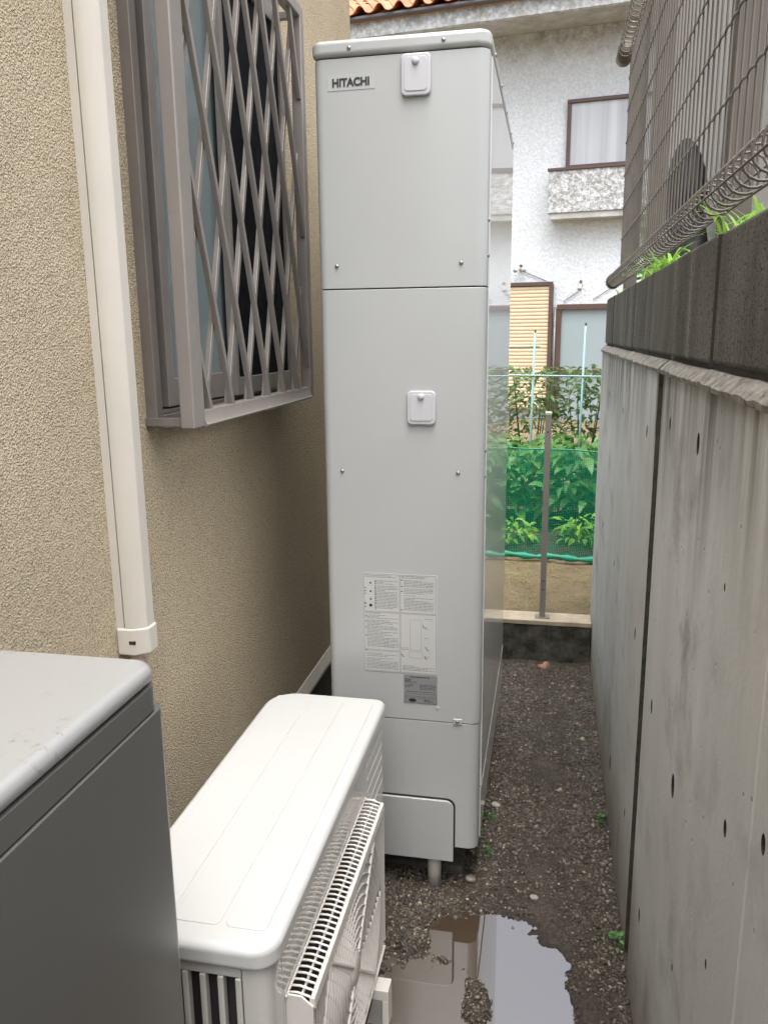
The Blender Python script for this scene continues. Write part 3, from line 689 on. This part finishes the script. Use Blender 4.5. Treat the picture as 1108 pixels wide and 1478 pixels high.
for mb_, nm in ((ringv, 'bottom_roll'), (ringt, 'top_roll')):
    o = mb_.build(nm, M['fence'], fn, smooth=True); o['kind'] = 'stuff'
for zc in (FZ0, FZ1):
    for a in (20, 110, 200, 290):
        MB().tube([(XFn-.022+.0285*math.cos(math.radians(a)), y, zc+.0285*math.sin(math.radians(a))) for y in np.linspace(FY0, FY1, 3)], .0018, 5).build('roll_wire', M['fence'], fn, smooth=True)
    MB().tube([(XFn-.022, FY1-.04, zc), (XFn-.022, FY1+.075, zc), (XFn-.022, FY1+.083, zc)], [.030, .030, .024], 16).build('roll_end_sleeve', M['post_taupe'], fn, smooth=True)
for z in (1.878, 1.996, 2.115, 2.235, 2.350, 2.465):
    wr = MB(); yl = np.linspace(FY0, FY1, 321)
    wr.tube([(XFn-.0035+.0010*math.cos(2*math.pi*y/.05), y, z+.0013*math.sin(2*math.pi*y/.05)) for y in yl], .0025, 5).build('horizontal_wire', M['fence'], fn, smooth=True)

# grass behind the blocks
def ribbon(mb_, base, d, length, width, bend, seg=6):
    p = Vector(base); dirv = Vector((d[0], d[1], 1.6)).normalized(); side = Vector((-d[1], d[0], 0))
    if side.length < 1e-4: side = Vector((1, 0, 0))
    side.normalize(); vs = []
    for i in range(seg+1):
        t = i/seg; ww = width*(1-t**2)*.5+.0003
        vs += [p+side*ww, p-side*ww]
        p = p+dirv*(length/seg); dirv = (dirv+Vector((d[0]*bend, d[1]*bend, -bend))/seg).normalized()
    mb_.add(vs, [(2*i, 2*i+1, 2*i+3, 2*i+2) for i in range(seg)])
for (x, y, nb, hgt, lb) in ((.285, 2.26, 190, .125, 'bright green grass tuft on the block wall between two fence posts'), (.30, 1.40, 50, .13, 'tall green grass blades behind the block wall past the wide fence post'), (.28, 3.25, 30, .075, 'thin low grass sprig at the end of the block wall')):
    g = MB()
    for k in range(nb):
        a = random.uniform(0, 6.28); sp = .24 if nb > 50 else .10
        ribbon(g, (x+random.uniform(-.035, .06), y+random.uniform(-sp, sp), 1.652), (math.cos(a)*.45, math.sin(a)*.8), random.uniform(.5, 1.0)*hgt, random.uniform(.004, .010), random.uniform(1.0, 2.6))
    o = g.build('grass_tuft', M['grass'], smooth=True); tag(o, lb, 'grass', 'grass tufts on the block wall')

# neighbour's wall and a wrapped bundle behind the fence
ng = thing('neighbour_house', 'taupe vertical siding wall of the neighbouring house behind the wire fence', 'house', (1.1, 6.5, 1.6))
MB().box(1.0, 1.25, 4.1, 9.35, .0, 5.6).build('wall', M['gap'], ng)
sp0 = None
for k in range(21):
    y = 4.1+.25*k
    if sp0 is None: sp0 = MB().box(.95, .999, y, y+.243, .1, 5.58).build('siding_panel', M['siding'], ng, bevel=.006)
    else: inst(sp0, 'siding_panel', WORLD[sp0.name]+Vector((0, .25*k, 0)), ng)
bun = MB(); nr, na = 26, 28; vs = []
for i in range(nr):
    t = i/(nr-1); z = 1.60+1.05*t
    r = .30*(1-t)**.75+.13*math.sqrt(max(0, 1-((t-.8)/.22)**2)) if t > .6 else .30*(1-t)**.75+.06
    r = max(r, .004)
    for k in range(na):
        a = 2*math.pi*k/na; q = r*(1+.16*fbm(math.cos(a)*1.4, math.sin(a)*1.4+t*1.5, 1.6, 3, 6)+.05*math.sin(7*a+3*t))
        vs.append((.75+.45*q*math.cos(a), 5.38+q*1.1*math.sin(a)-.35*(1-t), z-.03))
bun.add(vs, [(i*na+k, i*na+(k+1) % na, (i+1)*na+(k+1) % na, (i+1)*na+k) for i in range(nr-1) for k in range(na)]+[tuple((nr-1)*na+k for k in range(na))])
o = bun.build('wrapped_bundle', M['sheet'], smooth=True); tag(o, 'dark sheet draped over a tall round-topped bundle behind the wire fence', 'bundle')
bu = MB()
def leaf(mb_, p, d, L, Wd, droop=.3, nrm=None):
    d = Vector(d).normalized(); s = d.cross(Vector((0, 0, 1)))
    if s.length < .05: s = Vector((1, 0, 0))
    s.normalize(); upv = s.cross(d); p = Vector(p)
    if nrm is not None: s = (s*math.cos(nrm)+upv*math.sin(nrm)).normalized(); upv = s.cross(d)
    c = [p, p+d*L*.35-upv*L*.02, p+d*L*.72-upv*L*droop*.3, p+d*L-upv*L*droop]
    w1, w2 = Wd*.5, Wd*.36
    mb_.add([c[0], c[1]+s*w1+upv*w1*.3, c[1], c[1]-s*w1+upv*w1*.3, c[2]+s*w2+upv*w2*.2, c[2], c[2]-s*w2+upv*w2*.2, c[3]],
            [(0, 2, 1), (0, 3, 2), (1, 2, 5, 4), (2, 3, 6, 5), (4, 5, 7), (5, 6, 7)])
for k in range(420):
    p = (random.gauss(.72, .05), random.gauss(6.1, .22), random.uniform(1.62, 2.38)); a = random.uniform(0, 6.28)
    leaf(bu, p, (math.cos(a), math.sin(a), random.uniform(-.2, .7)), .09, .05, .4, random.uniform(-.6, .6))
o = bu.build('leafy_shrub', M['leaf'], smooth=True); tag(o, 'green leafy shrub beside the dark draped bundle behind the wire fence', 'shrub')

# ================================================================== END KERB WALL AND POST
kb = thing('low_kerb_wall', 'low dark mossy concrete wall with tan cap closing off the alley', 'wall', (-.3, 3.66, 0))
MB().box(-2.2, XC-.002, 3.605, 3.72, -.1, .198).build('wall_face', M['kerb'], kb, bevel=.004)
MB().box(-2.2, XC-.001, 3.600, 3.722, .199, .222).build('cap', M['kerb_cap'], kb, bevel=.004)
ps = thing('metal_post', 'thin grey aluminium post standing on the low wall cap', 'post', (.004, 3.655, .22))
MB().box(-.0095, .0175, 3.64, 3.67, .2225, 1.165).build('shaft', M['alu'], ps, bevel=.002)
MB().box(-.0110, .0190, 3.6385, 3.6715, 1.1655, 1.178).build('post_cap', M['flash'], ps, bevel=.002)
for z in (.36, .40, 1.09): MB().dome((.004, 3.64, z), .004, .0015, 'y', -1, 8).build('rivet', M['gap'], ps)
MB().box(-.03, .038, 3.628, 3.682, .2222, .2262).build('base_plate', M['alu'], ps)

# ================================================================== GARDEN
NY = 4.70
net = thing('garden_net', 'green mesh garden net strung in front of the vegetable rows', 'net', (0, NY, .2))
def ny_(x, z): return NY-.09*x+.012*math.sin(x*7)+.02*math.sin(z*6+x*3)
tn = MB(); x0n, x1n = -2.2, .9
def topz(x): return .868-.055*x+.006*math.sin(x*9)
xw = np.arange(x0n, x1n, .0105)
for x in xw:
    zs = np.linspace(.235, topz(x), 7)
    tn.add([(x+q+.004*math.sin(z*20+x*5), ny_(x, z), z) for z in zs for q in (-.00085, .00085)], [(2*i, 2*i+1, 2*i+3, 2*i+2) for i in range(6)])
for f_ in np.arange(0, 1, .0155):
    xx = np.linspace(x0n, x1n, 60)
    pts = [(x, ny_(x, .235+f_*(topz(x)-.235))-.0005, .235+f_*(topz(x)-.235)) for x in xx]
    tn.add([(p[0], p[1], p[2]+q) for p in pts for q in (-.00085, .00085)], [(2*i, 2*i+1, 2*i+3, 2*i+2) for i in range(59)])
o = tn.build('net_mesh', M['net'], net); o['kind'] = 'stuff'
xx = np.linspace(x0n, x1n, 90)
MB().tube([(x, ny_(x, .23)+.004*math.sin(x*31), .222+.004*math.sin(x*23)-.02*x) for x in xx], [.017+.006*math.sin(i*1.7) for i in range(90)], 8).build('gathered_hem', M['net_hem'], net, smooth=True)
MB().tube([(x, ny_(x, topz(x)), topz(x)) for x in xx], .004, 6).build('top_cord', M['net_hem'], net, smooth=True)
for x in (-1.2, .62): MB().tube([(x, ny_(x, .5)+.01, .18), (x, ny_(x, .5)+.01, .9)], .006, 8).build('net_stake', M['stake'], net)
bed = MB()
for yc in (5.02, 5.75, 6.5):
    xb = np.linspace(-3, .88, 70); vs = []
    for x in xb: vs += [(x, yc+q*.24, .19+hh+.02*fbm(x, yc+q, 6, 3, 3)) for q, hh in ((-1, -.03), (-.6, .05), (-.2, .08), (.2, .08), (.6, .05), (1, -.03))]
    o = MB().add(vs, [(6*i+k, 6*i+k+1, 6*i+7+k, 6*i+6+k) for i in range(69) for k in range(5)]).build('soil_bed', M['mulch'], smooth=True); tag(o, kind='structure')
cl_ = MB()
for k in range(2600):
    a = random.uniform(0, 6.28); x, y = random.uniform(-1.2, .5), random.uniform(3.74, 4.75)
    if fbm(x, y, 4, 3, 12) < -.15: continue
    ribbon(cl_, (x, y, .195+.02*fbm(x, y, 2.5, 4, 4)+.008*fbm(x, y, 9, 3, 2)), (math.cos(a)*2.5, math.sin(a)*2.5), random.uniform(.012, .035), .004, 2.5, 2)
M['clip'] = leafmat('mown_grass', (.20, .17, .07), (.30, .30, .11))
o = cl_.build('grass_clippings', M['clip']); tag(o, 'dry mown grass clippings strewn on the garden soil', 'grass', kind='stuff')
def plant(name, label, x, y, hgt, spread, nl, ll, lw, mat, group, zb=.24, lo=.15, stems=4):
    pl = thing(name, label, 'plant', (x, y, zb), group)
    st = MB(); lv = MB()
    for s in range(stems):
        a = random.uniform(0, 6.28); tip = Vector((x+math.cos(a)*spread*.55, y+math.sin(a)*spread*.55, zb+hgt*random.uniform(.75, 1)))
        st.tube([(x, y, zb-.03), (Vector((x, y, zb))+tip)/2+Vector((.02*math.cos(a), .02*math.sin(a), .04)), tip], [.007, .005, .002], 6)
    st.build('stem', M['leaf_dark'], pl, smooth=True)
    for k in range(nl):
        t = lo+(1-lo)*random.random()**.8; a = random.uniform(0, 6.28); r = spread*math.sqrt(random.random())*(1.05-.5*abs(t-.5))
        p = (x+r*math.cos(a), y+r*math.sin(a), zb+hgt*t)
        leaf(lv, p, (math.cos(a+random.uniform(-.7, .7)), math.sin(a+random.uniform(-.7, .7)), random.uniform(-.5, .6)), ll*random.uniform(.6, 1.25), lw*random.uniform(.7, 1.2), random.uniform(.15, .7), random.uniform(-.7, .7))
    lv.build('foliage', mat, pl, smooth=True)['kind'] = 'stuff'; return pl
for k, x in enumerate((-1.55, -1.15, -.78, -.40, -.10, .20, .48, .78)):
    plant('pepper_plant', 'bushy pepper plant with broad glossy leaves in the row behind the green net', x, 5.62+.1*math.sin(k*2.1), .56+.05*math.sin(k*3), .26, 230, .125, .062, M['leaf'], 'pepper plants behind the net')
plant('seedling', 'small bright green seedling just behind the net, beside the tank edge', -.20, 4.98, .14, .13, 85, .06, .028, M['leaf_young'], 'young seedlings', lo=.1)
plant('seedling', 'small bright green seedling just behind the net, between metal post and retaining wall', .20, 4.96, .17, .11, 85, .065, .03, M['leaf_young'], 'young seedlings', lo=.1)
for k, (x, hh, sp, nl) in enumerate(((-1.2, 1.1, .26, 500), (-.62, 1.05, .27, 500), (-.13, 1.02, .26, 500), (.28, 1.02, .26, 500), (.72, 1.08, .26, 500))):
    plant('tomato_plant', 'tall loose tomato plant tied to a stake in the back row', x, 6.25+.06*k % .2, hh, sp, nl, .075, .03, M['leaf_dark'], 'tomato plants on stakes', lo=.25, stems=7)
tz = {0: 1.50, 1: 1.555}
for i, (x, zt, lb) in enumerate(((-.107, 1.52, 'pale blue garden stake in front of the sand shutter'), (.245, 1.565, 'pale blue garden stake in front of the grey glass door'), (-.70, 1.50, 'pale blue garden stake mirrored in the glossy side of the tank'))):
    yy = 6.05
    o = thing('garden_stake', lb, 'stake', (x, yy, .2), 'garden stakes')
    MB().tube([(x-.02, yy, .2), (x, yy, zt)], .0085, 8).build('rod', M['stake'], o, smooth=True)
    MB().tube([(x, yy, zt), (x+.0005, yy, zt+.02)], .007, 8).build('tip', M['leaf_dark'], o)
    # tomato shoots climbing the stake
    sh = MB()
    for k in range(60):
        z = random.uniform(.95, 1.24 if i else 1.26)
        a = random.uniform(0, 6.28); q = abs(random.gauss(0, .09))
        leaf(sh, (x+q*math.cos(a), yy+.1+q*math.sin(a), z), (math.cos(a), math.sin(a), random.uniform(-.2, .6)), .055, .02, .5, random.uniform(-.8, .8))
    sh.build('climbing_shoots', M['leaf_dark'], o, smooth=True)['kind'] = 'stuff'
cr = MB().tube([(x, 6.04, 1.215-.006*math.sin(x*3)) for x in np.linspace(-1.6, .85, 30)], .006, 6).build('support_rod', M['stake'], smooth=True); tag(cr, 'pale blue horizontal rod tied across the garden stakes', 'rod')
o = MB().tube([(-.62, 6.10, 1.425), (-.07, 6.10, 1.423)], .011, 8).build('cream_stick', M['cream'], smooth=True); tag(o, 'short cream horizontal stick in front of the sand shutter', 'stick')

# ================================================================== WHITE HOUSE BEHIND
U = Vector((.991, -.132, 0)).normalized(); Nn = Vector((-.132, -.991, 0)).normalized(); OF = Vector((0, 13, 0))
def FX(u, off, z): p = OF+U*u+Nn*off; return (p.x, p.y, z)
wh = thing('white_house', 'weathered white rendered house with an orange tiled roof beyond the garden', 'house', (0, 13, 0))
def fb(name, mat, u0, u1, o0, o1, z0, z1, parent=wh, bevel=0): return MB(FX).box(u0, u1, o0, o1, z0, z1).build(name, mat, parent, bevel=bevel)
fb('wall', M['render'], -8, 6.5, -6, 0, 0, 5.752)
fb('soffit', M['soffit'], -8.3, 6.8, -.3, .78, 5.755, 5.78)
fb('fascia', M['render'], -8.3, 6.8, .781, .86, 5.695, 5.93)
gu = MB(FX)
gu.prism([(.865, 5.935), (.865, 5.905), (.895, 5.89), (.945, 5.89), (.965, 5.91), (.965, 5.94), (.955, 5.94), (.955, 5.915), (.875, 5.915), (.875, 5.935)], -8.3, 6.8, 'x')
gu.build('gutter', M['gutter'], wh)
# roof slab and tiles
RS = math.tan(math.radians(24))
rf = MB(FX).prism([(.90, 5.94), (.90, 5.96), (-3.2, 5.96+4.1*RS), (-6.6, 5.96+.7*RS), (-6.6, 5.9), (-6, 5.79), (.78, 5.785)], -8.2, 6.7, 'x').build('roof', M['tile'], wh)
def tile_mesh():
    t = MB(); n = 8; vs = []
    Lr = .36
    for (o_, dz) in ((0, 0), (-Lr*1.12, Lr*1.12*RS-.03)):
        for k in range(n+1):
            a = math.pi*k/n; uu = -.085+.17*k/n
            hh = .085*math.sin(a)
            vs.append((uu, o_, dz+hh))
        for k in range(1, 5):
            uu = .085+.12*k/4; vs.append((uu, o_, dz-.022*math.sin(math.pi*k/4)))
    m_ = n+5
    top = len(vs)
    vs2 = [(a, b, c-.016) for a, b, c in vs]
    fs = [(k, k+1, m_+k+1, m_+k) for k in range(m_-1)] + [(top+k, top+m_+k, top+m_+k+1, top+k+1) for k in range(m_-1)] + [(k, top+k, top+k+1, k+1) for k in range(m_-1)]
    return vs+vs2, fs
tv, tf = tile_mesh()
t0 = None
for r in range(6):
    for c in range(20):
        u = -5.0+.29*c; off = 1.0-.34*r; z = 5.985+.34*r*RS
        if t0 is None:
            mbt = MB(lambda a, b, c_: tuple(Vector(FX(u+a, off+b, z+c_)))); mbt.add(tv, tf); t0 = mbt.build('roof_tile', M['tile'], rf, smooth=False, at=FX(u, off, z)); t0.data.shade_smooth()
        else: inst(t0, 'roof_tile', Vector(FX(u+random.uniform(-.006, .006), off+random.uniform(-.012, .012), z+random.uniform(-.004, .004))), rf)
# upper window
wu = fb('window', M['brown'], .15, 1.95, .002, .03, 3.86, 4.79)
fb('frame', M['brown'], .15, .205, .0305, .075, 3.905, 4.745, wu); fb('frame', M['brown'], 1.895, 1.95, .0305, .075, 3.905, 4.745, wu)
fb('frame', M['brown'], .15, 1.95, .0305, .085, 4.7455, 4.79, wu); fb('frame', M['brown'], .15, 1.95, .0305, .085, 3.86, 3.9045, wu)
fb('frame', M['brown'], 1.03, 1.07, .0305, .065, 3.905, 4.745, wu)
fb('pane', M['curtain'], .2055, 1.0295, .031, .045, 3.9055, 4.7445, wu); fb('pane', M['curtain'], 1.0705, 1.8945, .031, .045, 3.9055, 4.7445, wu)
bx = fb('balcony_box', M['render_dirty'], -.055, 2.15, .003, .32, 3.22, 3.80, bevel=.01)
fb('balcony_cap', M['brown'], -.07, 2.17, .003, .34, 3.801, 3.835, bx)
fb('balcony_underside', M['soffit'], -.02, 2.1, .003, .30, 3.14, 3.219, bx)
# storm shutter with slats
sh = fb('storm_shutter', M['gap'], -.95, .03, .003, .10, .36, 2.24)
fb('shutter_frame', M['brown'], -.02, .035, .1005, .15, .33, 2.27, sh); fb('shutter_frame', M['brown'], -.955, -.021, .1005, .15, 2.215, 2.27, sh); fb('shutter_frame', M['brown'], -.955, -.90, .1005, .15, .33, 2.2145, sh)
s0 = None; pitch = .0545
for k in range(34):
    z = .355+pitch*k
    if s0 is None: s0 = MB(FX).prism([(.1005, z), (.124, z+.002), (.129, z+.012), (.131, z+.028), (.128, z+.044), (.120, z+.0530), (.1005, z+.0530)], -.8995, -.0205, 'x').build('shutter_slat', M['slat'], sh)
    else: inst(s0, 'shutter_slat', WORLD[s0.name]+Vector((0, 0, pitch*k)), sh)
# sliding glass door
dr = fb('glass_door', M['brown'], .10, 1.95, .002, .03, -.05, 1.935)
for (a, b) in ((.10, .165), (1.0, 1.06), (1.88, 1.95)): fb('frame', M['brown'], a, b, .0305, .09, .0, 1.86, dr)
fb('frame', M['brown'], .10, 1.95, .0305, .10, 1.8605, 1.935, dr); fb('rail', M['brown'], .1655, .9995, .0305, .08, .90, .96, dr); fb('rail', M['brown'], 1.0605, 1.8795, .0305, .08, .90, .96, dr)
for a, b in ((.1655, .9995), (1.0605, 1.8795)):
    for c, d in ((.0, .8995), (.9605, 1.860)): fb('pane', M['pale_glass'], a, b, .031, .045, c, d, dr)
fb('pane', M['pale_glass'], -2.7, -.965, .003, .03, .1, 1.93, dr)
dpipe = MB(FX).tube([(.068, .05, .0), (.068, .05, 1.9)], .022, 10).build('downpipe', M['alu'], wh, smooth=True)
def lampfix(u, z, lb, two):
    t = thing('wall_lamp', lb, 'lamp', FX(u, .05, z)); k = .62
    MB(FX).dome((u, .003, z), .055*k, .03, 'y', 1, 14).build('base', M['flash'], t, smooth=True)
    dz = .06*k*(not two)
    for s in ((-1, 1) if two else (0,)):
        MB(FX).tube([(u, .03, z), (u+.06*s*k, .10, z-.02*k), (u+.11*s*k, .17, z-.06*k-dz)], [.018*k, .03*k, .052*k], 12).build('lamp_head', M['flash'], t, smooth=True)
        MB(FX).tube([(u+.112*s*k, .172, z-.062*k-dz), (u+.115*s*k, .176, z-.066*k-dz)], [.048*k, .044*k], 12).build('lens', M['pale_glass'], t, smooth=True)
    MB(FX).box(u-.03*k, u+.03*k, .003, .06, z+.05*k, z+.10*k).build('sensor', M['gutter'], t, bevel=.006)
lampfix(-.473, 2.48, 'twin-headed security lamp on the white wall above the sand shutter', True)
lampfix(.431, 2.22, 'single round lamp on the white wall above the glass door', False)
for a, b in (((-.45, .02, 2.45), (-.08, .02, 2.285)), ((.40, .02, 2.12), (.18, .02, 1.98)), ((1.6, .02, 2.6), (.62, .02, 2.0))):
    o = MB(FX).tube([a, b], .006, 5).build('cable', M['gutter'], wh)

# ================================================================== SMALL THINGS ON THE ALLEY FLOOR
def dry_leaf(x, y, s, mat, lb, tilt=.3):
    mb_ = MB(); n = 12; z = gz(x, y)+.007; vs = [(x, y, z)]
    for k in range(n):
        a = 2*math.pi*k/n; r = s*(.8+.25*math.cos(2*a)+.08*math.sin(5*a)); vs.append((x+r*math.cos(a), y+r*.85*math.sin(a), z+s*.35*math.sin(a*2)+tilt*r*math.sin(a)))
    mb_.add(vs, [(0, 1+k, 1+(k+1) % n) for k in range(n)])
    o = mb_.build('fallen_leaf', mat, smooth=True); s_ = o.modifiers.new('t', 'SOLIDIFY'); s_.thickness = .0006
    tag(o, lb, 'leaf', 'fallen leaves on the alley floor')
dry_leaf(.018, 3.55, .026, M['dry'], 'pink-brown dry leaf standing against the low kerb wall', .9)
dry_leaf(.077, 2.537, .012, M['dry2'], 'pale curled dry leaf in the middle of the trodden path', .4)
dry_leaf(.150, 3.02, .011, M['dry'], 'small reddish leaf near the retaining wall foot', .2)
dry_leaf(.163, 2.90, .013, M['dry2'], 'tan dry leaf below the reddish leaf near the retaining wall', .2)
dry_leaf(-.062, 1.83, .011, M['dry'], 'dark curled leaf lying in the puddle', .2)
def pebble(x, y, s, mat, lb):
    bm = bmesh.new(); bmesh.ops.create_icosphere(bm, subdivisions=2, radius=s)
    for v in bm.verts: v.co = Vector((v.co.x*1.2, v.co.y*.9, v.co.z*.6))*(1+.3*noise.noise(v.co*60))
    me = bpy.data.meshes.new('pebble'); bm.to_mesh(me); bm.free(); me.materials.append(mat); o = bpy.data.objects.new('pebble', me); C.objects.link(o)
    o.location = (x, y, gz(x, y)+s*.4); tag(o, lb, 'pebble', 'loose pebbles on the alley floor')
M['pale_stone'] = plain('pale_stone', (.46, .43, .38), .8, var=.3, scale=60)
pebble(-.128, 2.40, .013, M['pale_stone'], 'flat pale stone beside the tank foot')
pebble(.004, 1.975, .010, M['pale_stone'], 'pale angular stone just beyond the puddle')
pebble(-.115, 2.44, .004, M['white'], 'tiny white chip beside the flat pale stone')
pebble(-.175, 2.02, .014, M['gravel'], 'dull brown stone at the tank corner')
pebble(-.06, 2.78, .006, M['pale_stone'], 'small cream pebble along the tank side')
pebble(-.30, 1.60, .007, M['pale_stone'], 'small pale pebble in the brown shallows of the puddle')
def weed(x, y, n, s, lb):
    mb_ = MB(); z = gz(x, y)
    for k in range(n):
        a = random.uniform(0, 6.28); q = random.uniform(0, s)
        leaf(mb_, (x+q*math.cos(a)*.5, y+q*math.sin(a), z+random.uniform(.004, s*1.6)), (math.cos(a), math.sin(a), random.uniform(.0, .8)), s*random.uniform(.5, .9), s*.5, .4, random.uniform(-.4, .4))
    o = mb_.build('weed', M['leaf'], smooth=True); tag(o, lb, 'weed', 'weeds at the edges of the alley')
weed(.212, 1.82, 10, .022, 'little round-leaved weed at the wall foot beside the joint')
weed(.208, 2.36, 16, .02, 'low weed at the wall foot below the big tie hole')
weed(-.135, 2.33, 14, .015, 'tiny green weed sprouting beside the tank foot')
weed(-.14, 2.15, 14, .014, 'mossy green sprout by the tank corner')
